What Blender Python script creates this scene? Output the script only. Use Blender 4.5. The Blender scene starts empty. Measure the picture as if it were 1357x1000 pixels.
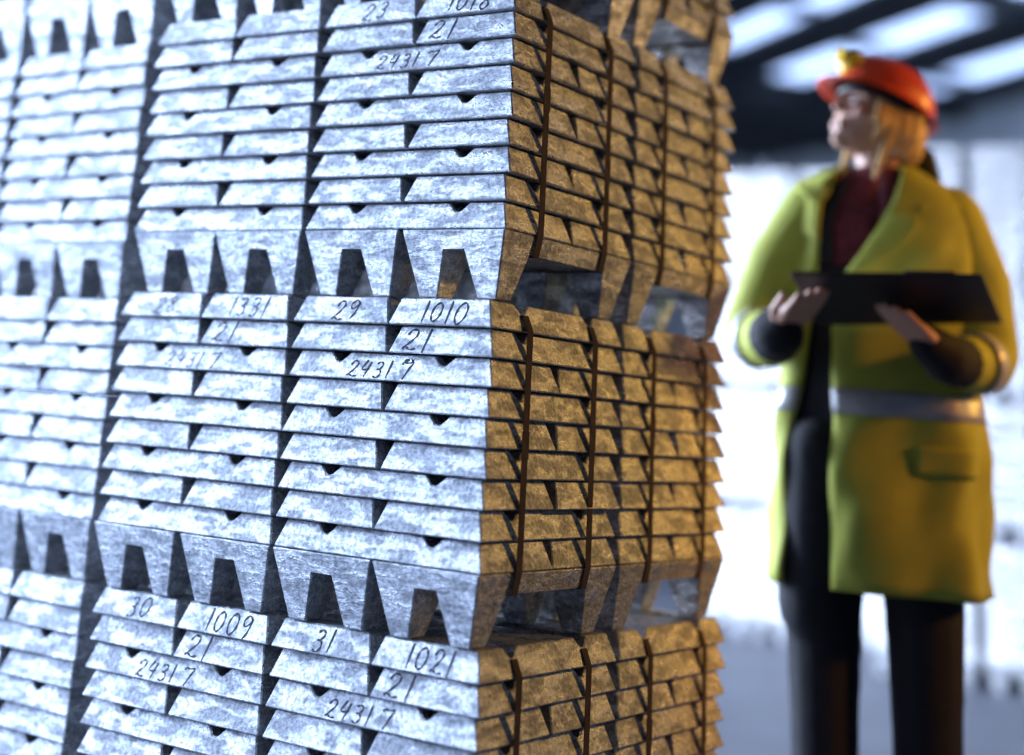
import bpy, bmesh, math, random
from mathutils import Vector, Matrix, noise
random.seed(7)
sc = bpy.context.scene
C = sc.collection

# ------------------------------------------------------------------ camera
cam_d = bpy.data.cameras.new('camera')
cam = bpy.data.objects.new('camera', cam_d); C.objects.link(cam)
RT = Vector((0.8169371535934618, 0.5724667062675188, 0.06996825918822885))
DN = Vector((-0.10992464997009825, 0.2736543745951706, -0.9555259570487227))
FW = Vector((-0.5661539175944685, 0.7729134191357686, 0.28648662815616965))
CP = Vector((1.393727312355069, -2.2046178006893036, -0.1892794038122298))
cam.matrix_world = Matrix(((RT.x, -DN.x, -FW.x, CP.x), (RT.y, -DN.y, -FW.y, CP.y), (RT.z, -DN.z, -FW.z, CP.z), (0, 0, 0, 1)))
cam_d.sensor_fit = 'HORIZONTAL'; cam_d.sensor_width = 36
cam_d.lens = 2044.25 / 1357 * 36
cam_d.shift_x = (678.5 - 546.69) / 1357
cam_d.shift_y = (-66.34 - 500) / 1357
cam_d.clip_end = 200
cam_d.dof.use_dof = True
cam_d.dof.focus_distance = 2.64
cam_d.dof.aperture_fstop = 0.78
cam_d.dof.aperture_blades = 6
sc.camera = cam

# ------------------------------------------------------------------ world, lights, exposure
w = bpy.data.worlds.new('world'); sc.world = w; w.use_nodes = True
bg = w.node_tree.nodes['Background']
bg.inputs[0].default_value = (0.46, 0.62, 1.0, 1); bg.inputs[1].default_value = 4.3
sc.view_settings.view_transform = 'Standard'; sc.view_settings.look = 'None'
sc.view_settings.exposure = 0.0; sc.view_settings.gamma = 1.0
sc.view_settings.use_curve_mapping = False

def aim(o, loc, tgt):
    o.location = loc
    o.rotation_euler = (Vector(tgt) - Vector(loc)).to_track_quat('-Z', 'Y').to_euler()

def area(name, loc, tgt, sx, sy, power, col, spread=math.pi):
    d = bpy.data.lights.new(name, 'AREA'); d.shape = 'RECTANGLE'; d.size = sx; d.size_y = sy
    d.energy = power; d.color = col; d.spread = spread
    o = bpy.data.objects.new(name, d); C.objects.link(o); aim(o, loc, tgt); return o

area('daylight_front_opening', (-3.5, -2.0, 1.5), (-1.1, 0, -0.2), 2.4, 2.4, 300, (0.51, 0.67, 1.0))
area('daylight_back_opening', (-6.5, 2.2, 1.6), (-0.6, 4.3, 0.1), 4.0, 4.0, 820, (0.68, 0.79, 1.0), math.radians(95))
lampd = bpy.data.lights.new('sodium_floodlight', 'SPOT'); lampd.energy = 290; lampd.color = (1.0, 0.54, 0.09)
lampd.spot_size = math.radians(42); lampd.spot_blend = 0.9; lampd.shadow_soft_size = 0.16
lamp = bpy.data.objects.new('sodium_floodlight', lampd); C.objects.link(lamp)
aim(lamp, (3.0, 3.7, 1.3), (0.0, 0.6, 0.25))
lamp2d = bpy.data.lights.new('sodium_floodlight_front', 'SPOT'); lamp2d.energy = 430; lamp2d.color = (1.0, 0.38, 0.05)
lamp2d.spot_size = math.radians(27); lamp2d.spot_blend = 0.7; lamp2d.shadow_soft_size = 0.16
lamp2 = bpy.data.objects.new('sodium_floodlight_front', lamp2d); C.objects.link(lamp2)
aim(lamp2, (4.3, 2.0, 1.6), (0.45, 1.7, -0.05))

# ------------------------------------------------------------------ materials
def new_mat(name):
    m = bpy.data.materials.new(name); m.use_nodes = True
    nt = m.node_tree; return m, nt, nt.nodes['Principled BSDF']

def N(nt, typ, **kw):
    n = nt.nodes.new(typ)
    for k, v in kw.items():
        if k in n.inputs.keys(): n.inputs[k].default_value = v
        else: setattr(n, k, v)
    return n

def plain(name, col, rough=0.7, metal=0.0, var=0.12, scale=40, bump=0.1):
    m, nt, b = new_mat(name)
    tc = N(nt, 'ShaderNodeTexCoord')
    nz = N(nt, 'ShaderNodeTexNoise', Scale=scale, Detail=4.0)
    nt.links.new(tc.outputs['Object'], nz.inputs['Vector'])
    r = N(nt, 'ShaderNodeValToRGB')
    r.color_ramp.elements[0].position = 0.3; r.color_ramp.elements[1].position = 0.7
    r.color_ramp.elements[0].color = tuple(max(0, c * (1 - var)) for c in col) + (1,)
    r.color_ramp.elements[1].color = tuple(min(1, c * (1 + var)) for c in col) + (1,)
    nt.links.new(nz.outputs['Fac'], r.inputs['Fac']); nt.links.new(r.outputs['Color'], b.inputs['Base Color'])
    b.inputs['Roughness'].default_value = rough; b.inputs['Metallic'].default_value = metal
    if bump:
        bp = N(nt, 'ShaderNodeBump', Strength=bump, Distance=0.004)
        nt.links.new(nz.outputs['Fac'], bp.inputs['Height']); nt.links.new(bp.outputs['Normal'], b.inputs['Normal'])
    return m

def zinc():
    m, nt, b = new_mat('cast_zinc'); lk = nt.links.new
    tc = N(nt, 'ShaderNodeTexCoord'); oi = N(nt, 'ShaderNodeObjectInfo')
    mul = N(nt, 'ShaderNodeVectorMath', operation='SCALE'); mul.inputs[0].default_value = (7.3, 3.1, 5.7)
    lk(oi.outputs['Random'], mul.inputs['Scale'])
    add = N(nt, 'ShaderNodeVectorMath', operation='ADD')
    lk(tc.outputs['Object'], add.inputs[0]); lk(mul.outputs[0], add.inputs[1])
    grain = N(nt, 'ShaderNodeTexNoise', Scale=420.0, Detail=4.0, Roughness=0.7); lk(add.outputs[0], grain.inputs['Vector'])
    pit = N(nt, 'ShaderNodeTexNoise', Scale=130.0, Detail=4.0, Roughness=0.6); lk(add.outputs[0], pit.inputs['Vector'])
    mp = N(nt, 'ShaderNodeMapping'); mp.inputs['Scale'].default_value = (1, 1, 2.6); lk(add.outputs[0], mp.inputs['Vector'])
    crust = N(nt, 'ShaderNodeTexNoise', Scale=17.0, Detail=6.0, Roughness=0.62, Distortion=0.2); lk(mp.outputs[0], crust.inputs['Vector'])
    ramp = N(nt, 'ShaderNodeValToRGB'); e = ramp.color_ramp.elements
    e[0].position = 0.43; e[0].color = (0.46, 0.47, 0.49, 1)
    e[1].position = 0.57; e[1].color = (0.74, 0.75, 0.77, 1)
    lk(crust.outputs['Fac'], ramp.inputs['Fac'])
    r2 = N(nt, 'ShaderNodeMapRange'); r2.inputs[1].default_value = 0.32; r2.inputs[2].default_value = 0.68
    r2.inputs[3].default_value = 0.55; r2.inputs[4].default_value = 1.25
    lk(pit.outputs['Fac'], r2.inputs['Value'])
    mx = N(nt, 'ShaderNodeVectorMath', operation='SCALE'); lk(ramp.outputs['Color'], mx.inputs[0]); lk(r2.outputs[0], mx.inputs['Scale'])
    lk(mx.outputs[0], b.inputs['Base Color'])
    rr = N(nt, 'ShaderNodeMapRange'); rr.inputs[1].default_value = 0.45; rr.inputs[2].default_value = 0.57
    rr.inputs[3].default_value = 0.66; rr.inputs[4].default_value = 0.27
    lk(crust.outputs['Fac'], rr.inputs['Value']); lk(rr.outputs[0], b.inputs['Roughness'])
    b.inputs['Metallic'].default_value = 0.95
    b1 = N(nt, 'ShaderNodeBump', Strength=0.9, Distance=0.0016); lk(grain.outputs['Fac'], b1.inputs['Height'])
    b3 = N(nt, 'ShaderNodeBump', Strength=0.5, Distance=0.003); lk(pit.outputs['Fac'], b3.inputs['Height'])
    b2 = N(nt, 'ShaderNodeBump', Strength=0.5, Distance=0.012); lk(crust.outputs['Fac'], b2.inputs['Height'])
    lk(b1.outputs['Normal'], b3.inputs['Normal']); lk(b3.outputs['Normal'], b2.inputs['Normal']); lk(b2.outputs['Normal'], b.inputs['Normal'])
    return m

M = {
    'zinc': zinc(),
    'strap': plain('steel_strapping', (0.095, 0.068, 0.064), 0.6, 0.0, 0.25, 30, 0.05),
    'ink': plain('marker_ink', (0.012, 0.010, 0.030), 0.6, 0, 0.1, 50, 0),
    'floor': plain('concrete', (0.085, 0.096, 0.125), 0.55, 0, 0.2, 3, 0.1),
    'reflector': plain('pale_reflector', (0.86, 0.87, 0.88), 0.7, 0, 0.08, 3, 0.1),
    'roof': plain('roof_sheet', (0.045, 0.050, 0.055), 0.8, 0, 0.3, 1.5, 0.1),
    'wall': plain('wall_sheet', (0.50, 0.52, 0.52), 0.7, 0, 0.15, 1.2, 0.1),
    'blocker': plain('dark_blocker', (0.06, 0.06, 0.06), 0.8, 0, 0.2, 1.2, 0.1),
    'steel': plain('painted_steel', (0.035, 0.04, 0.045), 0.6, 0, 0.2, 5, 0),
    'hivis': plain('hivis_fabric', (0.41, 0.46, 0.065), 0.75, 0, 0.10, 14, 0.35),
    'silver': plain('reflective_tape', (0.50, 0.52, 0.55), 0.4, 0.3, 0.08, 60, 0),
    'navy': plain('dark_fabric', (0.010, 0.012, 0.020), 0.85, 0, 0.2, 40, 0.2),
    'maroon': plain('red_shirt', (0.13, 0.018, 0.03), 0.8, 0, 0.45, 30, 0.2),
    'skin': plain('skin', (0.56, 0.33, 0.25), 0.5, 0, 0.08, 25, 0.03),
    'lip': plain('lips', (0.45, 0.16, 0.14), 0.4, 0, 0.05, 25, 0),
    'eye': plain('eye_white', (0.75, 0.74, 0.72), 0.2, 0, 0.02, 25, 0),
    'iris': plain('iris', (0.05, 0.06, 0.08), 0.2, 0, 0.1, 25, 0),
    'brow': plain('eyebrow_hair', (0.25, 0.16, 0.07), 0.8, 0, 0.1, 25, 0),
    'hair': plain('blond_hair', (0.58, 0.40, 0.16), 0.55, 0, 0.3, 60, 0.4),
    'red': plain('orange_red_plastic', (0.78, 0.085, 0.030), 0.35, 0, 0.05, 8, 0),
    'yellow': plain('yellow_plastic', (0.90, 0.62, 0.03), 0.35, 0, 0.05, 20, 0),
    'black': plain('black_plastic', (0.012, 0.012, 0.016), 0.5, 0, 0.2, 30, 0),
    'board': plain('navy_board', (0.012, 0.014, 0.026), 0.55, 0, 0.2, 30, 0.05),
    'paper': plain('paper', (0.8, 0.8, 0.78), 0.8, 0, 0.03, 30, 0),
}
gm, gnt, gb = new_mat('skylight_sheet')
gtr = gnt.nodes.new('ShaderNodeBsdfTransparent'); gtr.inputs[0].default_value = (0.95, 0.97, 1, 1)
gmx = gnt.nodes.new('ShaderNodeMixShader'); gmx.inputs[0].default_value = 0.12
gb.inputs['Roughness'].default_value = 0.2; gb.inputs['Base Color'].default_value = (0.8, 0.85, 0.9, 1)
gnt.links.new(gtr.outputs[0], gmx.inputs[1]); gnt.links.new(gb.outputs[0], gmx.inputs[2])
gnt.links.new(gmx.outputs[0], gnt.nodes['Material Output'].inputs['Surface'])
M['sky'] = gm
M['strap'].node_tree.nodes['Principled BSDF'].inputs['Specular IOR Level'].default_value = 0.15
M['strap'].node_tree.nodes['Principled BSDF'].inputs['Roughness'].default_value = 0.9

# ------------------------------------------------------------------ helpers
def mesh_from(name, verts, faces, mat, smooth=False):
    me = bpy.data.meshes.new(name); me.from_pydata([tuple(v) for v in verts], [], faces); me.update()
    me.materials.append(M[mat])
    if smooth:
        for p in me.polygons: p.use_smooth = True
    return me

def link(name, me, parent=None, loc=None):
    o = bpy.data.objects.new(name, me); C.objects.link(o)
    if parent: o.parent = parent
    if loc: o.location = loc
    return o

def tag(o, label, cat, group=None):
    o['label'] = label; o['category'] = cat
    if group: o['group'] = group
    return o

def empty(name, loc, rz=0):
    o = bpy.data.objects.new(name, None); C.objects.link(o); o.location = loc; o.rotation_euler.z = rz
    o.empty_display_size = 0.1
    return o

def struct(name, me, parent=None):
    o = link(name, me, parent)
    if not parent: o['kind'] = 'structure'
    return o

def hexa(V, F, bot, top):
    """eight corners: bot/top are 4 points each, counter-clockwise from above"""
    n = len(V); V.extend(bot); V.extend(top)
    F += [(n+3, n+2, n+1, n), (n+4, n+5, n+6, n+7)]
    for i in range(4):
        j = (i+1) % 4; F.append((n+i, n+j, n+4+j, n+4+i))

def rect(x0, x1, y0, y1, z): return [(x0, y0, z), (x1, y0, z), (x1, y1, z), (x0, y1, z)]

def box(V, F, x0, x1, y0, y1, z0, z1): hexa(V, F, rect(x0, x1, y0, y1, z0), rect(x0, x1, y0, y1, z1))

def bevel(me, off, seg=1, skip=None):
    bm = bmesh.new(); bm.from_mesh(me)
    bmesh.ops.recalc_face_normals(bm, faces=bm.faces)
    es = [e for e in bm.edges if len(e.link_faces) == 2 and e.calc_face_angle(0) > 0.35
          and not (skip is not None and all(abs(v.co.z - skip) < 1e-5 for v in e.verts))]
    bmesh.ops.bevel(bm, geom=es, offset=off, segments=seg, affect='EDGES', profile=0.6)
    bm.to_mesh(me); bm.free(); me.update()
    return me

# ------------------------------------------------------------------ hall: floor, roof, walls, added reflector and light blockers
FLOOR = -1.082
V, F = [], []; box(V, F, -26, 16, -12, 34, FLOOR - 0.2, FLOOR)
struct('floor', mesh_from('floor', V, F, 'floor'))
V, F = [], []; box(V, F, -26, -0.6, -12, -1.5, FLOOR, FLOOR + 0.004)
struct('floor_reflector', mesh_from('floor_reflector', V, F, 'reflector'))  # unseen pale sheet added to bounce light up onto the bundle legs
# the roof runs on its own axes: a along the skylight rows, b across them
DA = Vector((0.78, -0.6258, 0)); DB = Vector((0.6258, 0.78, 0)); ROOF = 5.0
def ab(a, b, z): return tuple(DA * a + DB * b + Vector((0, 0, z)))
def abbox(V, F, a0, a1, b0, b1, z0, z1):
    hexa(V, F, [ab(a0, b0, z0), ab(a1, b0, z0), ab(a1, b1, z0), ab(a0, b1, z0)],
         [ab(a0, b0, z1), ab(a1, b0, z1), ab(a1, b1, z1), ab(a0, b1, z1)])
rows_b = [(8.5, 9.1), (10.25, 11.0), (12.25, 13.0)]
segs = [(-18.1, -15.9), (-15.65, -13.4), (-13.1, -11.0), (-7, -4.8)]
segs3 = [(-17.6, -17.0), (-16.7, -14.2), (-13.4, -11.0), (-7, -4.8)]
segs1 = [(-16.8, -14.55), (-14.3, -12.6), (-7, -4.8)]
V, F = [], []
bs = [-14.0]
for b0, b1 in rows_b: bs += [b0, b1]
bs.append(14.3)
panes = []
for i in range(len(bs) - 1):
    if i % 2 == 0: abbox(V, F, -26, 12, bs[i], bs[i+1], ROOF, ROOF + 0.08)
    else:
        sg = (segs1, segs, segs3)[i // 2]
        a = -26
        for a0, a1 in sg:
            abbox(V, F, a, a0, bs[i], bs[i+1], ROOF, ROOF + 0.08)
            panes.append((a0, a1, bs[i], bs[i+1])); a = a1
        abbox(V, F, a, 12, bs[i], bs[i+1], ROOF, ROOF + 0.08)
ceiling = struct('ceiling', mesh_from('ceiling', V, F, 'roof'))
for a0, a1, b0, b1 in panes:
    V, F = [], []; abbox(V, F, a0, a1, b0, b1, ROOF + 0.03, ROOF + 0.045)
    link('skylight_pane', mesh_from('skylight_pane', V, F, 'sky'), ceiling)
for b in (-8, -4, 0.2, 3.8, 7.4, 9.7, 11.6, 13.6):
    V, F = [], []; abbox(V, F, -26, 12, b - 0.06, b + 0.06, ROOF - 0.07, ROOF - 0.001)
    link('purlin', mesh_from('purlin', V, F, 'steel'), ceiling)
for a in (-22, -18.4, -12.2, -8, -3, 3):
    V, F = [], []; abbox(V, F, a - 0.1, a + 0.1, -12, 14, ROOF - 0.20, ROOF - 0.072)
    link('rafter', mesh_from('rafter', V, F, 'steel'), ceiling)
def ribbed_wall(name, P0, P1, z0, z1, mat, pitch=0.5):
    """corrugated sheet wall between two floor points"""
    P0, P1 = Vector(P0), Vector(P1); d = (P1 - P0); n = int(d.length / pitch); d.normalize()
    nn = Vector((-d.y, d.x)); V, F = [], []
    prof = [(0, 0), (0.55, 0), (0.65, 0.05), (0.9, 0.05)]
    pts = [(P0 + d * pitch * (i + s) + nn * o) for i in range(n) for s, o in prof]
    for p in pts: V += [(p.x, p.y, z0), (p.x, p.y, z1)]
    k = len(pts)
    for p in pts: V += [(p.x - nn.x * .12, p.y - nn.y * .12, z0), (p.x - nn.x * .12, p.y - nn.y * .12, z1)]
    for i in range(k - 1):
        F.append((2*i, 2*i+2, 2*i+3, 2*i+1)); q = 2*k
        F.append((q+2*i+1, q+2*i+3, q+2*i+2, q+2*i))
    return struct(name, mesh_from(name, V, F, mat))
p0 = ab(12, 14.15, 0); p1 = ab(-25, 14.15, 0)
ribbed_wall('wall_back', p1[:2], p0[:2], FLOOR, ROOF, 'wall')
p2 = ab(-25, 2, 0)
ribbed_wall('wall_left', p2[:2], p1[:2], FLOOR, ROOF, 'wall')
ribbed_wall('wall_blocker_right', (6.5, 12.7), (6.5, -7), FLOOR, ROOF, 'blocker')  # unseen dark wall added to keep sky light off the stack's right face
ribbed_wall('wall_blocker_front', (6.5, -7), (-2.0, -7), FLOOR, ROOF, 'blocker')  # unseen dark wall added to cut sky light from the camera side

# ------------------------------------------------------------------ zinc ingots
LX, LY, T, H = 0.430, 0.455, 0.0475, 0.1144
TH = 0.0458; DR = 0.0155
def ingot_mesh(name, L, W, notch=True):
    """slab with drafted sides and two strap grooves across its top; length along Y, base at z = 0"""
    nd = 0.016
    st = [(-0.5, -0.5)]
    if notch:
        for c in (-0.255, 0.255):
            a, b = c - 0.049, c + 0.049
            st += [(a, TH), (a + 0.038, TH - nd), (b - 0.038, TH - nd), (b, TH)]
    V = []
    sts = [(-L/2, -L/2 + DR, TH)]
    for s, z in st[1:]: sts.append((s*L, s*L, z))
    sts.append((L/2, L/2 - DR, TH))
    for yb, yt, z in sts:
        wt = W/2 - DR * z / TH
        V += [(-W/2, yb, 0), (W/2, yb, 0), (wt, yt, z), (-wt, yt, z)]
    F = [(0, 1, 2, 3)]; n = len(sts)
    for i in range(n - 1):
        a, b = 4*i, 4*i + 4
        F += [(a, b, b+1, a+1), (a+1, b+1, b+2, a+2), (a+2, b+2, b+3, a+3), (a+3, b+3, b, a)]
    e = 4*(n-1); F.append((e+1, e, e+3, e+2))
    return bevel(mesh_from(name, V, F, 'zinc'), 0.0022)

def foot_mesh(name, L, W):
    """base ingot: thin body on four tapered legs"""
    V, F = [], []; zb = H - 0.034; ii = lambda z: 0.028 * (1 - z / H)
    def R(z): i = ii(z); return rect(-W/2 + i, W/2 - i, -L/2 + i, L/2 - i, z)
    hexa(V, F, R(zb), R(H - 0.0015))
    for sx in (-1, 1):
        for sy in (-1, 1):
            def leg(z, slot, yl):
                i = ii(z); xs = sorted((sx * slot, sx * (W/2 - i))); ys = sorted((sy * (L/2 - yl), sy * (L/2 - i)))
                return rect(xs[0], xs[1], ys[0], ys[1], z)
            hexa(V, F, leg(0.0, 0.041, 0.074), leg(zb, 0.020, 0.098))
    bm_me = mesh_from(name, V, F, 'zinc')
    return bevel(bm_me, 0.0022, skip=zb)

ME_END = ingot_mesh('ingot', LY, LX/2 - 0.002)
ME_LONG = ingot_mesh('ingot', LX, LY/2 - 0.002)
ME_FOOT = foot_mesh('base_ingot', LY, LX/2 - 0.002)

def strap_mesh():
    """steel band round the bundle, in the X-Z plane, lying in the top groove"""
    zt = H + 9*T; hx = LX/2
    P = [(hx - 0.0095, zt - 0.020), (hx + 0.0018, zt - T + 0.001), (hx + 0.0018, H + 0.0005), (hx - 0.006, H - 0.0355)]
    loop = P + [(-x, z) for x, z in reversed(P)]
    V, F = [], []; k = len(loop); wd = 0.0095; th = 0.0008
    cz = sum(p[1] for p in loop) / k
    for x, z in loop:
        ox = th if x > 0 else -th; oz = th if z > cz else -th
        V += [(x, -wd, z), (x, wd, z), (x + ox, wd, z + oz*0.7), (x + ox, -wd, z + oz*0.7)]
    for i in range(k):
        a, b = 4*i, 4*((i+1) % k)
        for j in range(4):
            F.append((a + j, a + (j+1) % 4, b + (j+1) % 4, b + j))
    me = mesh_from('strap', V, F, 'strap')
    bm = bmesh.new(); bm.from_mesh(me); bmesh.ops.recalc_face_normals(bm, faces=bm.faces); bm.to_mesh(me); bm.free()
    return me
ME_STRAP = strap_mesh()
V, F = [], []; box(V, F, 0, 0.0013, -0.0115, 0.0115, -0.022, 0.022)
ME_SEAL = bevel(mesh_from('strap_seal', V, F, 'strap'), 0.0006)

# handwritten digits as pen strokes in a unit box
GL = {
    '0': [[(.5, .98), (.2, .8), (.08, .4), (.25, .05), (.5, .02), (.8, .3), (.85, .7), (.65, .97), (.45, .95)]],
    '1': [[(.62, 1.05), (.35, -.05)]],
    '2': [[(.15, .72), (.35, .97), (.7, .95), (.75, .7), (.45, .35), (.1, .06), (.3, .12), (.6, .0), (.95, .06)]],
    '3': [[(.2, .88), (.5, 1.0), (.75, .85), (.6, .6), (.35, .52), (.65, .48), (.75, .22), (.5, .0), (.15, .1)]],
    '4': [[(.4, 1.0), (.12, .42), (.8, .45)], [(.75, .9), (.5, -.05)]],
    '7': [[(.05, .82), (.12, .96), (.5, .93), (.92, .97), (.72, .60), (.45, -.05)]],
    '8': [[(.7, .85), (.4, .98), (.2, .75), (.6, .45), (.75, .2), (.45, .0), (.15, .2), (.45, .5), (.8, .8)]],
    '9': [[(.8, .8), (.5, .98), (.15, .75), (.35, .5), (.75, .7), (.8, .85), (.7, .3), (.45, -.05)]],
    'm': [[(.0, .1), (.1, .8), (.3, .2), (.45, .8), (.6, .2), (.8, .75), (.95, .3)]],
    'y': [[(.1, .8), (.35, .3), (.6, .8)], [(.6, .8), (.3, -.3)]],
}
def writing_mesh(text, s0, q0, cw, ch, slant, wid, place):
    """ribbons along the strokes; place(s, q) gives the point on the sloped face and its outward normal"""
    V, F = [], []; s = s0; rnd = random.Random(hash(text) % 999 if False else len(text) * 31 + int(s0 * 1000) % 97)
    for ch_ in text:
        if ch_ == ' ': s += cw * 0.8; continue
        adv = cw * (0.62 if ch_ == '1' else 1.0); dy = rnd.uniform(-.06, .06) * ch; k = rnd.uniform(.92, 1.08)
        for st in GL[ch_]:
            pts = []
            for i in range(len(st) - 1):         # smooth the stroke
                p0 = st[max(i-1, 0)]; p1 = st[i]; p2 = st[i+1]; p3 = st[min(i+2, len(st)-1)]
                for t in (0, .25, .5, .75):
                    c = [0.5*((2*p1[j]) + (-p0[j]+p2[j])*t + (2*p0[j]-5*p1[j]+4*p2[j]-p3[j])*t*t + (-p0[j]+3*p1[j]-3*p2[j]+p3[j])*t**3) for j in (0, 1)]
                    pts.append(c)
            pts.append(list(st[-1]))
            pts = [(s + (x + slant * y) * adv * 0.85 * k, q0 + y * ch * k + dy) for x, y in pts]
            n0 = len(V)
            for i, (x, y) in enumerate(pts):
                xa, ya = pts[max(i-1, 0)]; xb, yb = pts[min(i+1, len(pts)-1)]
                dx, dz = xb - xa, yb - ya; l = math.hypot(dx, dz) or 1
                ww = wid * (0.75 + 0.35 * math.sin(i * 1.3))
                nx, nz = -dz / l * ww, dx / l * ww
                V += [place(x + nx, y + nz, 0.0), place(x - nx, y - nz, 0.0), place(x + nx * .9, y + nz * .9, 1.0), place(x - nx * .9, y - nz * .9, 1.0)]
            for i in range(len(pts) - 1):
                a, b = n0 + 4*i, n0 + 4*i + 4
                F += [(a+2, a+3, b+3, b+2), (a, a+2, b+2, b), (a+3, a+1, b+1, b+3)]
        s += adv
    return mesh_from('handwritten_number', V, F, 'ink')
SL = math.hypot(TH, DR)
def place_end(s, q, up):   # on the -Y end of an end-on ingot; q runs up the slope in metres
    k = q / SL; o = 0.0004 + 0.0004 * up
    return (s, -LY/2 + DR * k - o * TH / SL, TH * k + o * DR / SL)
def place_long(s, q, up):  # on the -X long side of a crosswise ingot, s to the right as seen
    k = q / SL; o = 0.0004 + 0.0004 * up
    return (-(LY/4 - 0.001) + DR * k - o * TH / SL, -s, TH * k + o * DR / SL)

def bundle(loc, rz, label, group, marks=None, sz=1.0, straps=True, jit=0.0022, rows=9, seed=0):
    """nine crossed layers of two ingots on two base ingots, held by two straps"""
    rd = random.Random(seed * 77 + 5)
    r = empty('ingot_bundle', loc, rz); r.scale.z = sz
    tag(r, label, 'ingot bundle', group)
    marks = marks or {}
    def put(name, me, x, y, z, rot, key=None):
        o = link(name, me, r, (x + rd.gauss(0, jit * .6), y + rd.gauss(0, jit * .6), z))
        o.rotation_euler.z = rot + rd.gauss(0, 0.005)
        if key in marks:
            for mk in marks[key]: link('handwritten_number', mk, o)
        return o
    for s in (-1, 1): put('base_ingot', ME_FOOT, s * LX/4, 0, 0, 0)
    for k in range(1, rows + 1):                        # 1 is the topmost layer
        z = H + (9 - k) * T
        if k in (1, 2, 4, 6, 8):
            for s in (-1, 1): put('ingot', ME_END, s * LX/4, 0, z, 0, (k, s))
        else:
            for s in (-1, 1): put('ingot', ME_LONG, 0, s * LY/4, z, math.pi/2, (k, s))
    if straps:
        for s in (-1, 1):
            o = link('strap', ME_STRAP, r, (0, s * 0.255 * LY, 0)); o.rotation_euler.z = rd.gauss(0, .004)
            q = link('strap_seal', ME_SEAL, o, (LX/2 + 0.0020, 0, H + rd.uniform(2.5, 6) * T))
    return r

def marks_for(n1, n2, extra=True):
    m = {(1, -1): [writing_mesh(n1, -0.022, 0.006, 0.031, 0.036, 0.25, 0.0020, place_end)],
         (1, 1): [writing_mesh(n2, -0.042, 0.005, 0.030, 0.037, 0.18, 0.0020, place_end)],
         (2, 1): [writing_mesh('21', -0.082, 0.005, 0.038, 0.037, 0.2, 0.0021, place_end)],
         (3, -1): [writing_mesh('2431', -0.088, 0.005, 0.027, 0.028, 0.2, 0.0018, place_long),
                   writing_mesh('7', 0.022, 0.005, 0.027, 0.028, 0.2, 0.0018, place_long)]}
    if extra:
        m[(3, -1)].append(writing_mesh('m', 0.030, 0.034, 0.010, 0.008, 0.2, 0.0009, place_long))
        m[(3, -1)].append(writing_mesh('y', 0.042, 0.034, 0.010, 0.008, 0.2, 0.0009, place_long))
    return m

HB = 9*T + H
RZ = {'B': FLOOR, 'M': FLOOR + HB, 'T': FLOOR + 2*HB, 'U': FLOOR + 3*HB}
OFF = {'B': (-0.003, 0.021), 'M': (0, 0), 'T': (0.0144, -0.005), 'U': (0.010, 0.000)}
GX, GY = 0.0075, 0.012
WHO = {'B': 'in the bottom row', 'M': 'in the second row from the floor', 'T': 'in the third row', 'U': 'cut off by the top of the picture'}
MK = {('M', 0): ('29', '1010'), ('M', 1): ('28', '1331'), ('B', 0): ('31', '1021'), ('B', 1): ('30', '1009'), ('T', 0): ('23', '1018')}
sd = 0
LB = {('M', 0): 'silver zinc ingot bundle at the stack corner, marked 29 and 1010',
      ('M', 1): 'zinc ingot bundle left of the one marked 29 and 1010, second row',
      ('B', 0): 'zinc ingot bundle at the bottom of the stack corner, marked 31',
      ('B', 1): 'bottom-row zinc ingot bundle marked 30 and 1009',
      ('T', 0): 'zinc ingot bundle in the upper row at the stack corner',
      ('T', 1): 'blurred upper-row zinc bundle beside the dark gap, left of the corner one',
      ('U', 0): 'topmost zinc bundle over the stack corner, only its legs in view',
      ('U', 1): 'topmost zinc bundle over the dark gap, only white legs in view'}
for row in 'BMTU':
    for c in (0, 1):
        dx, dy = OFF[row]; sd += 1
        bundle((-LX/2 - c*(LX + GX) + dx, LY/2 + dy + 0.002, RZ[row]), 0, LB[(row, c)], 'ingot bundles of the near stack',
               marks_for(*MK[(row, c)], extra=(row, c) == ('M', 0)) if (row, c) in MK else None, seed=sd)
DB_LB = {'B': 'blurred brown bundle at the bottom, rear of the shaded stack side', 'M': 'golden-brown bundle at the rear of the shaded side, second row',
         'T': 'golden strapped bundle at the rear of the shaded side, upper row', 'U': 'topmost bundle at the rear of the shaded side, tan legs showing'}
for row in 'BMTU':
    dx, dy = OFF[row]; sd += 1
    bundle((-LX/2 + dx, LY*1.5 + GY + dy + 0.002, RZ[row]), 0, DB_LB[row], 'ingot bundles of the near stack', seed=sd)
# neighbouring stack beyond the dark gap
G2 = (-0.93574, 0.0578); YW = -0.0402; SZ = 0.99
G2L = {'B': 'white zinc bundle at the lower left corner, bottom row', 'M': 'overexposed zinc bundle at the left edge, second row',
       'T': 'overexposed zinc bundle at the left edge, upper row', 'U': 'topmost white bundle at the upper left, legs only'}
G3L = {'B': 'zinc bundle just past the left frame edge, bottom row', 'M': 'zinc bundle just past the left frame edge, second row',
       'T': 'zinc bundle just past the left frame edge, upper row', 'U': 'single white bundle leg in the extreme upper left corner'}
for row in 'BMTU':
    for c in (0, 1):
        sd += 1; ca, sa = math.cos(YW), math.sin(YW)
        lx, ly = -LX/2 - c*(LX + 0.008), LY/2
        bundle((G2[0] + ca*lx - sa*ly, G2[1] + sa*lx + ca*ly, FLOOR + (RZ[row] - FLOOR) * SZ), YW, (G2L if c == 0 else G3L)[row],
               'ingot bundles of the left neighbouring stack', sz=SZ, seed=sd)
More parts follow.
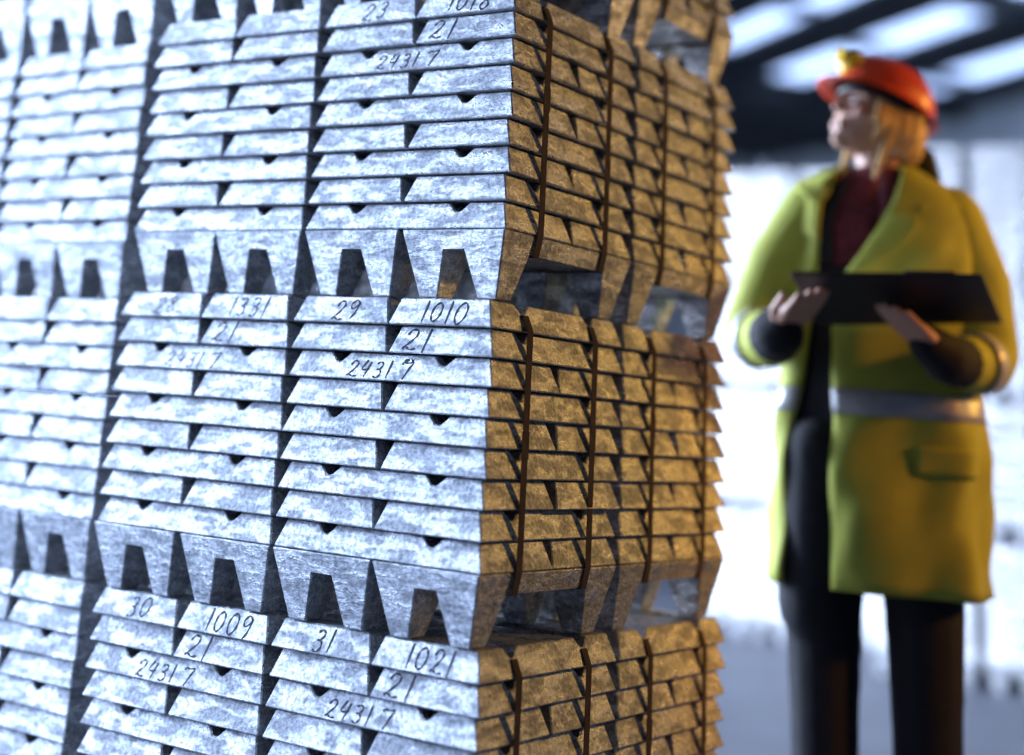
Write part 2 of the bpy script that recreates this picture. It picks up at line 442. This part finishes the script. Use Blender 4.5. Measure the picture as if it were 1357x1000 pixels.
# stacks in the background behind the worker
ORD = ['bottom', 'second', 'third', 'top']
def back_stack(x0, y0, rz, ncol, nrow, names, c0=0):
    global sd
    for c in range(ncol):
        for k in range(nrow):
            sd += 1; ca, sa = math.cos(rz), math.sin(rz); lx, ly = LX/2 + c*(LX + 0.03), LY/2
            bundle((x0 + ca*lx - sa*ly, y0 + sa*lx + ca*ly, FLOOR + k*HB), rz,
                   'pale background zinc bundle %s, %s of its pile' % (names[c], ORD[k]), 'ingot bundles of the far stacks', straps=False, seed=sd)
back_stack(-1.95, 5.05, 0.06, 2, 4, ['showing between the near stack and the worker', "mostly hidden behind the coat's open front"])
back_stack(-0.98, 4.55, 0.06, 2, 4, ["half hidden behind the worker's orange-lit sleeve", 'at the right frame edge'])

# ------------------------------------------------------------------ the worker
# local axes: x to the photograph's right, y away from the camera, z up from the floor
WK = empty('person', (0.169, 1.445, FLOOR), math.atan2(0.318, 0.948))
tag(WK, 'person in yellow hi-vis coat and red hard hat looking up at the stacks', 'person')

def capsule(bm, p, q, r0, r1, seg=14):
    p, q = Vector(p), Vector(q); d = q - p; L = d.length
    rot = d.to_track_quat('Z', 'Y').to_matrix().to_4x4() if L > 1e-6 else Matrix()
    rings = [(-1, .0)]
    prof = []
    for k in range(0, 5):
        a = -math.pi/2 + k * math.pi/8; prof.append((r0 * math.cos(a), r0 * math.sin(a)))
    for k in range(0, 5):
        a = k * math.pi/8; prof.append((r1 * math.cos(a), L + r1 * math.sin(a)))
    vs = []
    mt = Matrix.Translation(p) @ rot
    for r, z in prof:
        vs.append([bm.verts.new(mt @ Vector((max(r, 1e-4) * math.cos(2*math.pi*i/seg), max(r, 1e-4) * math.sin(2*math.pi*i/seg), z))) for i in range(seg)])
    for a, b in zip(vs[:-1], vs[1:]):
        for i in range(seg):
            bm.faces.new((a[i], a[(i+1) % seg], b[(i+1) % seg], b[i]))
    bm.faces.new(list(reversed(vs[0]))); bm.faces.new(vs[-1])

def ellipsoid(bm, c, r, rot=None, seg=24, rng=16):
    mt = Matrix.Translation(Vector(c)) @ (rot.to_4x4() if rot else Matrix()) @ Matrix.Diagonal((r[0], r[1], r[2], 1))
    bmesh.ops.create_uvsphere(bm, u_segments=seg, v_segments=rng, radius=1, matrix=mt)

def chain(bm, pts):
    for (p, r), (q, s_) in zip(pts[:-1], pts[1:]): capsule(bm, p, q, r, s_)

def remesh(name, bm, voxel, mat, parent, smooth=6):
    """fuse the shapes into one continuous surface"""
    me = bpy.data.meshes.new(name); bm.to_mesh(me); bm.free()
    o = bpy.data.objects.new(name, me); C.objects.link(o)
    md = o.modifiers.new('fuse', 'REMESH'); md.mode = 'VOXEL'; md.voxel_size = voxel; md.use_smooth_shade = True
    if smooth:
        ms = o.modifiers.new('soften', 'SMOOTH'); ms.iterations = smooth; ms.factor = 0.5
    dg = bpy.context.evaluated_depsgraph_get(); ev = o.evaluated_get(dg)
    m2 = bpy.data.meshes.new_from_object(ev); m2.name = name
    bpy.data.objects.remove(o); m2.materials.clear(); m2.materials.append(M[mat])
    for p in m2.polygons: p.use_smooth = True
    return link(name, m2, parent)

# head frame: x forward, y to the left of the face, z up through the crown
HC = Vector((-0.018, 0.0, 1.655))
fwd = Vector((-0.83, -0.56, 0)).normalized(); pit = math.radians(22)
hx = (fwd * math.cos(pit) + Vector((0, 0, 1)) * math.sin(pit)); hy = Vector((0, 0, 1)).cross(fwd).normalized(); hz = hx.cross(hy)
HM = Matrix(((hx.x, hy.x, hz.x, HC.x), (hx.y, hy.y, hz.y, HC.y), (hx.z, hy.z, hz.z, HC.z), (0, 0, 0, 1)))
HR = HM.to_3x3()
def hp(x, y, z): return HM @ Vector((x, y, z))

# hands: (wrist, palm, finger roots ...) written out joint by joint
def board_z(x, y):   # underside plane of the held board
    t = (y + 0.42) / 0.22
    return 1.236 + (1.154 - 1.236) * t + 0.026 * (x + 0.0) * 1.1
def hand(bm, wrist, palm, across, along, up, curl, side):
    """palm slab with four fingers along `along`, thumb from the side of the palm near its base"""
    wrist, palm = Vector(wrist), Vector(palm); ac, al, up = Vector(across).normalized(), Vector(along).normalized(), Vector(up).normalized()
    capsule(bm, wrist, palm - al * 0.03, 0.027, 0.024)
    for k in (-1.5, -0.5, 0.5, 1.5):
        capsule(bm, palm - al * 0.035 + ac * k * 0.014, palm + al * 0.035 + ac * k * 0.0195, 0.0155, 0.0125)
    for k, ln in ((-1.5, 0.060), (-0.5, 0.075), (0.5, 0.080), (1.5, 0.072)):
        b0 = palm + al * 0.038 + ac * k * 0.0205
        d1 = (al + up * curl).normalized(); d2 = (al + up * curl * 2.2).normalized(); d3 = (al + up * curl * 4.0).normalized()
        p1 = b0 + d1 * ln * 0.45; p2 = p1 + d2 * ln * 0.32; p3 = p2 + d3 * ln * 0.23
        chain(bm, [(b0, 0.0098), (p1, 0.0090), (p2, 0.0082), (p3, 0.0070)])
    tb = palm - al * 0.028 + ac * side * 0.026
    t1 = tb + (ac * side * 0.45 + al * 0.7 + up * 0.35).normalized() * 0.038
    t2 = t1 + (al * 0.9 + up * 0.35 - ac * side * 0.10).normalized() * 0.028
    t3 = t2 + (al * 0.9 + up * 0.2).normalized() * 0.022
    chain(bm, [(tb, 0.0145), (t1, 0.0115), (t2, 0.0100), (t3, 0.0085)])

bm = bmesh.new()
# head
ellipsoid(bm, hp(-0.008, 0, 0.030), (0.098, 0.076, 0.100), HR)
ellipsoid(bm, hp(0.032, 0, -0.030), (0.062, 0.062, 0.072), HR)
ellipsoid(bm, hp(0.040, 0, -0.072), (0.048, 0.046, 0.042), HR)
capsule(bm, hp(0.074, 0, -0.100), hp(0.066, 0, -0.102), 0.018, 0.020)
capsule(bm, hp(0.088, 0, 0.010), hp(0.107, 0, -0.031), 0.0075, 0.0105)
for s_ in (-1, 1):
    capsule(bm, hp(0.098, s_ * 0.008, -0.034), hp(0.092, s_ * 0.012, -0.034), 0.0075, 0.007)
    capsule(bm, hp(0.081, s_ * 0.012, 0.016), hp(0.066, s_ * 0.050, 0.012), 0.010, 0.009)
    capsule(bm, hp(0.066, s_ * 0.042, -0.032), hp(0.045, s_ * 0.050, -0.040), 0.016, 0.016)
    ellipsoid(bm, hp(-0.006, s_ * 0.074, -0.016), (0.018, 0.008, 0.031), HR)
capsule(bm, hp(0.089, -0.017, -0.064), hp(0.089, 0.017, -0.064), 0.0095, 0.0095)
capsule(bm, hp(0.086, -0.014, -0.076), hp(0.086, 0.014, -0.076), 0.0095, 0.0095)
# neck and trunk
chain(bm, [(hp(-0.020, 0, -0.040), 0.056), ((-0.014, 0.012, 1.53), 0.054), ((-0.012, 0.02, 1.46), 0.062)])
ellipsoid(bm, (-0.012, 0.01, 1.33), (0.165, 0.095, 0.15))
ellipsoid(bm, (-0.02, 0.0, 1.12), (0.13, 0.09, 0.17))
ellipsoid(bm, (-0.035, 0.0, 0.93), (0.155, 0.10, 0.12))
# arms
chain(bm, [((-0.17, 0.0, 1.42), 0.052), ((-0.27, -0.02, 1.26), 0.046), ((-0.318, -0.075, 1.118), 0.040), ((-0.262, -0.20, 1.115), 0.036), ((-0.222, -0.285, 1.135), 0.027)])
chain(bm, [((0.15, 0.0, 1.42), 0.052), ((0.205, 0.0, 1.26), 0.046), ((0.224, -0.05, 1.108), 0.040), ((0.155, -0.165, 1.080), 0.034), ((0.110, -0.235, 1.095), 0.027)])
# the hand at the board's left side lies under it with its thumb over the edge; the other carries it from below
hand(bm, (-0.222, -0.285, 1.135), (-0.196, -0.322, 1.150), (0.80, 0.40, 0.10), (0.42, -0.80, 0.36), (-0.05, 0.3, 1.0), 0.05, -1)
hand(bm, (0.110, -0.235, 1.095), (0.062, -0.285, 1.128), (-0.80, 0.45, 0.10), (-0.50, -0.75, 0.36), (0.05, 0.35, 1.0), 0.05, 1)
# legs
for s_, x in ((-1, -0.148), (1, 0.066)):
    chain(bm, [((-0.04 + s_ * 0.085, 0.0, 0.90), 0.085), ((x + s_ * -0.005, -0.01, 0.52), 0.055), ((x, 0.01, 0.30), 0.052), ((x, 0.025, 0.09), 0.038)])
    capsule(bm, (x, 0.02, 0.055), (x - 0.01, -0.10, 0.045), 0.036, 0.030)
body = remesh('body', bm, 0.0046, 'skin', WK, 3)
# eyes, brows, lips
for s_ in (-1, 1):
    b2 = bmesh.new(); ellipsoid(b2, hp(0.0835, s_ * 0.031, -0.006), (0.0095, 0.0125, 0.0085), HR, 16, 10)
    me = bpy.data.meshes.new('eye'); b2.to_mesh(me); b2.free(); me.materials.append(M['eye'])
    eo = link('eye', me, body)
    b2 = bmesh.new(); ellipsoid(b2, hp(0.0905, s_ * 0.032, -0.005), (0.004, 0.006, 0.006), HR, 12, 8)
    me = bpy.data.meshes.new('iris'); b2.to_mesh(me); b2.free(); me.materials.append(M['iris']); o = link('iris', me, body)
    b2 = bmesh.new(); chain(b2, [(hp(0.098, s_ * 0.014, 0.014), 0.003), (hp(0.094, s_ * 0.032, 0.019), 0.0035), (hp(0.078, s_ * 0.050, 0.014), 0.002)])
    me = bpy.data.meshes.new('eyebrow'); b2.to_mesh(me); b2.free(); me.materials.append(M['brow']); link('eyebrow', me, body)
b2 = bmesh.new()
chain(b2, [(hp(0.086, -0.020, -0.0695), 0.004), (hp(0.0955, 0, -0.0655), 0.0055), (hp(0.086, 0.020, -0.0695), 0.004)])
chain(b2, [(hp(0.085, -0.018, -0.071), 0.004), (hp(0.0935, 0, -0.0755), 0.006), (hp(0.085, 0.018, -0.071), 0.004)])
me = bpy.data.meshes.new('lips'); b2.to_mesh(me); b2.free(); me.materials.append(M['lip']); link('lips', me, body)

# hair: cap under the hat, locks in front of the ears and down the neck
bm = bmesh.new()
ellipsoid(bm, hp(-0.022, 0, 0.016), (0.098, 0.083, 0.094), HR)
for s_ in (-1, 1):
    for k, (x0, x1, z1, r) in enumerate([(0.040, 0.050, -0.050, 0.008), (0.022, 0.030, -0.090, 0.011), (0.0, -0.004, -0.175, 0.013), (-0.028, -0.034, -0.085, 0.020), (-0.055, -0.058, -0.085, 0.024)]):
        chain(bm, [(hp(x0, s_ * 0.071, 0.02), r), (hp(x0 * .6 + x1 * .4, s_ * 0.083, -0.045), r), (hp(x1, s_ * 0.078, z1), r * 0.5)])
for y in (-0.05, -0.02, 0.02, 0.05):
    chain(bm, [(hp(-0.085, y, 0.0), 0.024), (hp(-0.092, y, -0.06), 0.024), (hp(-0.088, y * .8, -0.090), 0.016)])
remesh('hair', bm, 0.0055, 'hair', WK, 4)
bm = bmesh.new()
chain(bm, [(hp(-0.105, -0.02, -0.055), 0.026), (Vector((0.085, 0.075, 1.565)), 0.034), (Vector((0.100, 0.085, 1.515)), 0.030), (Vector((0.098, 0.095, 1.46)), 0.014)])
remesh('nape_piece', bm, 0.006, 'navy', WK, 3)  # dark tapering piece hanging behind the neck

# hard hat
def rings(name, rows, mat, parent, close=False, cap=True, smooth=True, solid=0.0):
    V, F = [], []; n = len(rows[0])
    for r in rows: V += [tuple(p) for p in r]
    for i in range(len(rows) - 1):
        for j in range(n if close else n - 1):
            a, b = i*n + j, i*n + (j+1) % n
            F.append((a, b, b + n, a + n))
    if cap: F.append(tuple(range((len(rows)-1)*n, len(rows)*n)))
    me = mesh_from(name, V, F, mat, smooth)
    o = link(name, me, parent)
    if solid:
        md = o.modifiers.new('thick', 'SOLIDIFY'); md.thickness = solid; md.offset = 0
    return o
rows_ = []; n = 48
RIM = 0.036
for k in range(-2, 13):
    row = []
    for j in range(n):
        a = 2*math.pi*j/n; ca, sa = math.cos(a), math.sin(a)
        if k < 0:        # brim: lip all round, peak at the front
            ext = (0.014 + 0.030 * max(0, ca)**1.5) * (-k/2 if k == -1 else 1)
            x, y, z = (0.128 + ext) * ca - 0.004, (0.106 + ext * 0.8) * sa, RIM - (0.004 if k == -1 else 0.010) - 0.006 * max(0, ca)**2
        else:
            t = k / 12 * math.pi/2 * 0.985; rr = math.cos(t)**0.85
            ridge = 1 + 0.045 * math.exp(-(y_ := sa * rr * 6)**2) * (1 if k > 1 else 0)
            x, y, z = 0.128 * rr * ca - 0.004, 0.106 * rr * sa, RIM + 0.108 * math.sin(t) * ridge
        row.append(hp(x, y, z))
    rows_.append(row)
hat = rings('hard_hat', rows_, 'red', WK, close=True, solid=0.003)
rows_ = [[hp((0.112) * math.cos(a) - 0.004, 0.092 * math.sin(a), z) for a in [2*math.pi*j/40 for j in range(40)]] for z in (RIM - 0.026, RIM + 0.004)]
rings('headband', rows_, 'black', hat, close=True, cap=False, solid=0.003)
bm = bmesh.new(); ellipsoid(bm, hp(0.108, 0.0, 0.085), (0.032, 0.038, 0.036), HR); capsule(bm, hp(0.112, 0, 0.085), hp(0.120, 0, 0.087), 0.024, 0.025)
hl = remesh('headlamp', bm, 0.004, 'yellow', hat, 1)
bm = bmesh.new(); bmesh.ops.create_cone(bm, cap_ends=True, segments=20, radius1=0.017, radius2=0.017, depth=0.004,
    matrix=Matrix.Translation(hp(0.1455, 0, 0.0915)) @ HR.to_4x4() @ Matrix.Rotation(math.pi/2, 4, 'Y'))
me = bpy.data.meshes.new('lens'); bm.to_mesh(me); bm.free(); me.materials.append(M['yellow']); link('lens', me, hl)

# clothes: lofts of rings, angle 0 at the front (towards the camera), growing to the photo's right
def ringpt(cx, cy, rx, ry, th, p=2.3):
    s_, c_ = math.sin(th), math.cos(th)
    return (cx + rx * math.copysign(abs(s_)**(2/p), s_), cy - ry * math.copysign(abs(c_)**(2/p), c_))
COAT = [  # z, cx, cy, rx, ry, x of right front edge, x of left front edge
    (1.530, -0.015, 0.020, 0.088, 0.075, 0.030, -0.085),
    (1.512, -0.030, 0.018, 0.125, 0.092, 0.036, -0.112),
    (1.480, -0.026, 0.012, 0.178, 0.108, 0.030, -0.132),
    (1.440, -0.014, 0.006, 0.204, 0.122, 0.016, -0.142),
    (1.380, -0.010, 0.002, 0.214, 0.134, -0.015, -0.150),
    (1.310, -0.010, 0.000, 0.214, 0.140, -0.060, -0.153),
    (1.240, -0.012, 0.000, 0.214, 0.142, -0.108, -0.156),
    (1.150, -0.016, 0.000, 0.216, 0.142, -0.120, -0.168),
    (1.050, -0.020, 0.000, 0.222, 0.143, -0.122, -0.188),
    (0.950, -0.024, 0.000, 0.228, 0.146, -0.124, -0.206),
    (0.850, -0.028, 0.000, 0.232, 0.150, -0.127, -0.216),
    (0.720, -0.031, 0.000, 0.234, 0.154, -0.130, -0.220),
    (0.590, -0.031, 0.000, 0.236, 0.158, -0.133, -0.220),
]
def edge_angle(cx, rx, x, p=2.3):
    v = max(-1, min(1, (x - cx) / rx)); return math.asin(math.copysign(abs(v)**(p/2), v))
def coat_row(z, off=0.0, n=72, a0=None, a1=None):
    for A, B in zip(COAT[:-1], COAT[1:]):
        if A[0] >= z >= B[0]: break
    t = (A[0] - z) / (A[0] - B[0]); r = [A[i] + (B[i] - A[i]) * t for i in range(7)]
    th0 = edge_angle(r[1], r[3], r[5]) if a0 is None else a0
    th1 = 2*math.pi + edge_angle(r[1], r[3], r[6]) if a1 is None else a1
    row = []
    for j in range(n + 1):
        th = th0 + (th1 - th0) * j / n
        wav = 0.0 if z > 1.35 else (1.35 - z) * 0.016 * math.sin(th * 7 + z * 3) + 0.006 * math.sin(th * 3 + z * 19) + 0.004 * math.sin(th * 11 - z * 31)
        x, y = ringpt(r[1], r[2], r[3] + off + wav, r[4] + off + wav, th)
        row.append((x, y, z - (0.030 * max(0, math.cos(th)) if False else 0)))
    return row
zs = [1.53, 1.512, 1.48, 1.46] + [1.44 - 0.025 * i for i in range(35)]
zs = [z for z in zs if z >= 0.59] + [0.59]
coat = rings('coat', [coat_row(z) for z in zs], 'hivis', WK, cap=False, solid=0.006)
for z in (0.985,):
    rings('reflective_band', [coat_row(z + dz, 0.0045) for dz in (0.027, 0.009, -0.009, -0.027)], 'silver', coat, cap=False, solid=0.002)
def sleeve(pts, name):
    bm = bmesh.new()
    chain(bm, pts)
    return remesh(name, bm, 0.008, 'hivis', coat, 8)
SLL = [((-0.165, 0.0, 1.420), 0.082), ((-0.245, -0.012, 1.290), 0.080), ((-0.308, -0.060, 1.130), 0.066), ((-0.300, -0.090, 1.110), 0.064), ((-0.245, -0.225, 1.110), 0.064)]
SLR = [((0.140, 0.0, 1.410), 0.082), ((0.195, 0.0, 1.270), 0.078), ((0.216, -0.045, 1.110), 0.066), ((0.205, -0.075, 1.085), 0.064), ((0.150, -0.170, 1.080), 0.058)]
sl = sleeve(SLL, 'sleeve'); sr = sleeve(SLR, 'sleeve')
def band(p, q, r, w_, mat, name, parent, n=28):
    p, q = Vector(p), Vector(q); d = (q - p).normalized(); u = d.orthogonal().normalized(); v = d.cross(u)
    rws = [[p + d * t + (u * math.cos(2*math.pi*j/n) + v * math.sin(2*math.pi*j/n)) * r for j in range(n)] for t in (-w_/2, 0, w_/2)]
    return rings(name, rws, mat, parent, close=True, cap=False, solid=0.003)
band((-0.2785, -0.143, 1.110), (-0.245, -0.225, 1.110), 0.0672, 0.045, 'silver', 'reflective_band', sl)
band((0.1850, -0.110, 1.083), (0.150, -0.170, 1.080), 0.0655, 0.040, 'silver', 'reflective_band', sr)
for pts, pr_ in (([((-0.243, -0.235, 1.110), 0.060), ((-0.232, -0.268, 1.118), 0.058), ((-0.222, -0.290, 1.130), 0.044)], sl),
                 ([((0.150, -0.172, 1.080), 0.056), ((0.120, -0.222, 1.085), 0.054), ((0.082, -0.258, 1.112), 0.042)], sr)):
    bm = bmesh.new(); chain(bm, pts); remesh('cuff_shade', bm, 0.006, 'navy', pr_, 3)  # knit cuffs, made wide and dark to stand in for shaded sleeve mouths
# turned-out collar and lapel
def flap(name, outer, inner, parent, mat='hivis', th=0.008):
    V = [tuple(p) for p in inner] + [tuple(p) for p in outer]; k = len(inner)
    F = [(i, i+1, k+i+1, k+i) for i in range(k-1)]
    o = link(name, mesh_from(name, V, F, mat, True), parent)
    md = o.modifiers.new('thick', 'SOLIDIFY'); md.thickness = th
    ms = o.modifiers.new('round', 'SUBSURF'); ms.levels = 2; ms.render_levels = 2
    return o
flap('collar', [(-0.150, -0.125, 1.405), (-0.215, -0.075, 1.470), (-0.222, 0.02, 1.500), (-0.14, 0.115, 1.515), (0.0, 0.135, 1.515), (0.10, 0.11, 1.510), (0.150, 0.02, 1.490), (0.118, -0.09, 1.455), (0.085, -0.145, 1.395)],
     [(-0.115, -0.09, 1.470), (-0.112, -0.05, 1.520), (-0.105, 0.02, 1.540), (-0.07, 0.085, 1.550), (-0.01, 0.10, 1.555), (0.05, 0.085, 1.550), (0.080, 0.02, 1.540), (0.060, -0.06, 1.515), (0.030, -0.105, 1.450)], coat)
flap('lapel', [(0.085, -0.150, 1.400), (0.060, -0.160, 1.350), (0.000, -0.162, 1.300), (-0.090, -0.160, 1.245)],
     [(0.020, -0.130, 1.420), (-0.022, -0.142, 1.370), (-0.065, -0.148, 1.310), (-0.112, -0.150, 1.245)], coat)
# raised strip of coat cloth on the right panel
def patch(name, z0, z1, a0, a1, off, parent):
    return rings(name, [coat_row(z0 + (z1 - z0) * i / 6, off, 12, a0, a1) for i in range(7)], 'hivis', parent, cap=False, solid=0.005)
patch('raised_strip', 0.90, 0.84, 0.30, 1.05, 0.007, coat)
# what shows in the open front
def closed_loft(name, rws, mat, parent, a0=0, a1=2*math.pi, n=40, p=2.2):
    R_ = []
    for z, cx, cy, rx, ry in rws:
        R_.append([(*ringpt(cx, cy, rx, ry, a0 + (a1 - a0) * j / n, p), z) for j in range(n + 1)])
    return rings(name, R_, mat, parent, cap=False, solid=0.004)
closed_loft('shirt', [(1.525, -0.014, 0.012, 0.074, 0.066), (1.49, -0.016, 0.01, 0.100, 0.080), (1.45, -0.016, 0.006, 0.150, 0.100), (1.38, -0.016, 0.002, 0.188, 0.112), (1.25, -0.018, 0, 0.190, 0.120), (1.05, -0.02, 0, 0.180, 0.118), (0.92, -0.03, 0, 0.188, 0.120)], 'maroon', WK)
closed_loft('vest', [(1.49, -0.016, 0.008, 0.108, 0.087), (1.45, -0.016, 0.006, 0.157, 0.108), (1.38, -0.016, 0.002, 0.195, 0.121), (1.29, -0.018, 0, 0.196, 0.127)], 'navy', WK, math.radians(-52), math.radians(-30), 10)
closed_loft('vest', [(1.285, -0.018, 0, 0.1965, 0.1275), (1.2, -0.018, 0, 0.196, 0.127), (1.05, -0.022, 0, 0.196, 0.126), (0.92, -0.028, 0, 0.204, 0.128), (0.80, -0.03, 0, 0.206, 0.130)], 'navy', WK)
bm = bmesh.new()
ellipsoid(bm, (-0.04, 0.0, 0.90), (0.185, 0.112, 0.13))
for s_, x in ((-1, -0.150), (1, 0.066)):
    chain(bm, [((-0.04 + s_ * 0.088, 0.0, 0.84), 0.105), ((x, -0.012, 0.55), 0.086), ((x, 0.004, 0.33), 0.076), ((x, 0.02, 0.13), 0.072)])
capsule(bm, (-0.150, -0.06, 0.88), (-0.165, -0.04, 0.55), 0.085, 0.085)
remesh('trousers', bm, 0.009, 'navy', WK, 6)
for x in (-0.150, 0.066):
    bm = bmesh.new()
    capsule(bm, (x, 0.03, 0.15), (x, 0.03, 0.055), 0.050, 0.050); capsule(bm, (x, 0.03, 0.053), (x - 0.012, -0.135, 0.047), 0.050, 0.044)
    remesh('boot', bm, 0.008, 'black', WK, 4)

# the board in the hands, with papers on it
bd = empty('clipboard', (0, 0, 0)); bd.matrix_world = Matrix.Translation((0.169, 1.445, FLOOR)) @ Matrix.Rotation(math.atan2(0.318, 0.948), 4, 'Z')
tag(bd, 'dark wide folder board carried open in both hands', 'clipboard')
NL, NR, FR, FL = Vector((-0.198, -0.42, 1.232)), Vector((0.187, -0.42, 1.243)), Vector((0.236, -0.20, 1.167)), Vector((-0.149, -0.20, 1.141))
nb = (NR - NL).cross(FL - NL).normalized()
def quad_slab(name, cs, z0, z1, mat, parent):
    V, F = [], []; hexa(V, F, [tuple(c + nb * z0) for c in cs], [tuple(c + nb * z1) for c in cs])
    return link(name, bevel(mesh_from(name, V, F, mat), 0.0015), parent)
quad_slab('board', [NL, NR, FR, FL], 0.0, 0.006, 'board', bd)
def lerp4(u, v): return (NL * (1-u) + NR * u) * (1-v) + (FL * (1-u) + FR * u) * v
quad_slab('paper', [lerp4(.08, .06), lerp4(.48, .06), lerp4(.48, .92), lerp4(.08, .92)], 0.0062, 0.0085, 'paper', bd)
quad_slab('paper', [lerp4(.53, .06), lerp4(.93, .06), lerp4(.93, .92), lerp4(.53, .92)], 0.0062, 0.0080, 'paper', bd)
quad_slab('clip', [lerp4(.60, .02), lerp4(.86, .02), lerp4(.86, .12), lerp4(.60, .12)], 0.0082, 0.014, 'steel', bd)
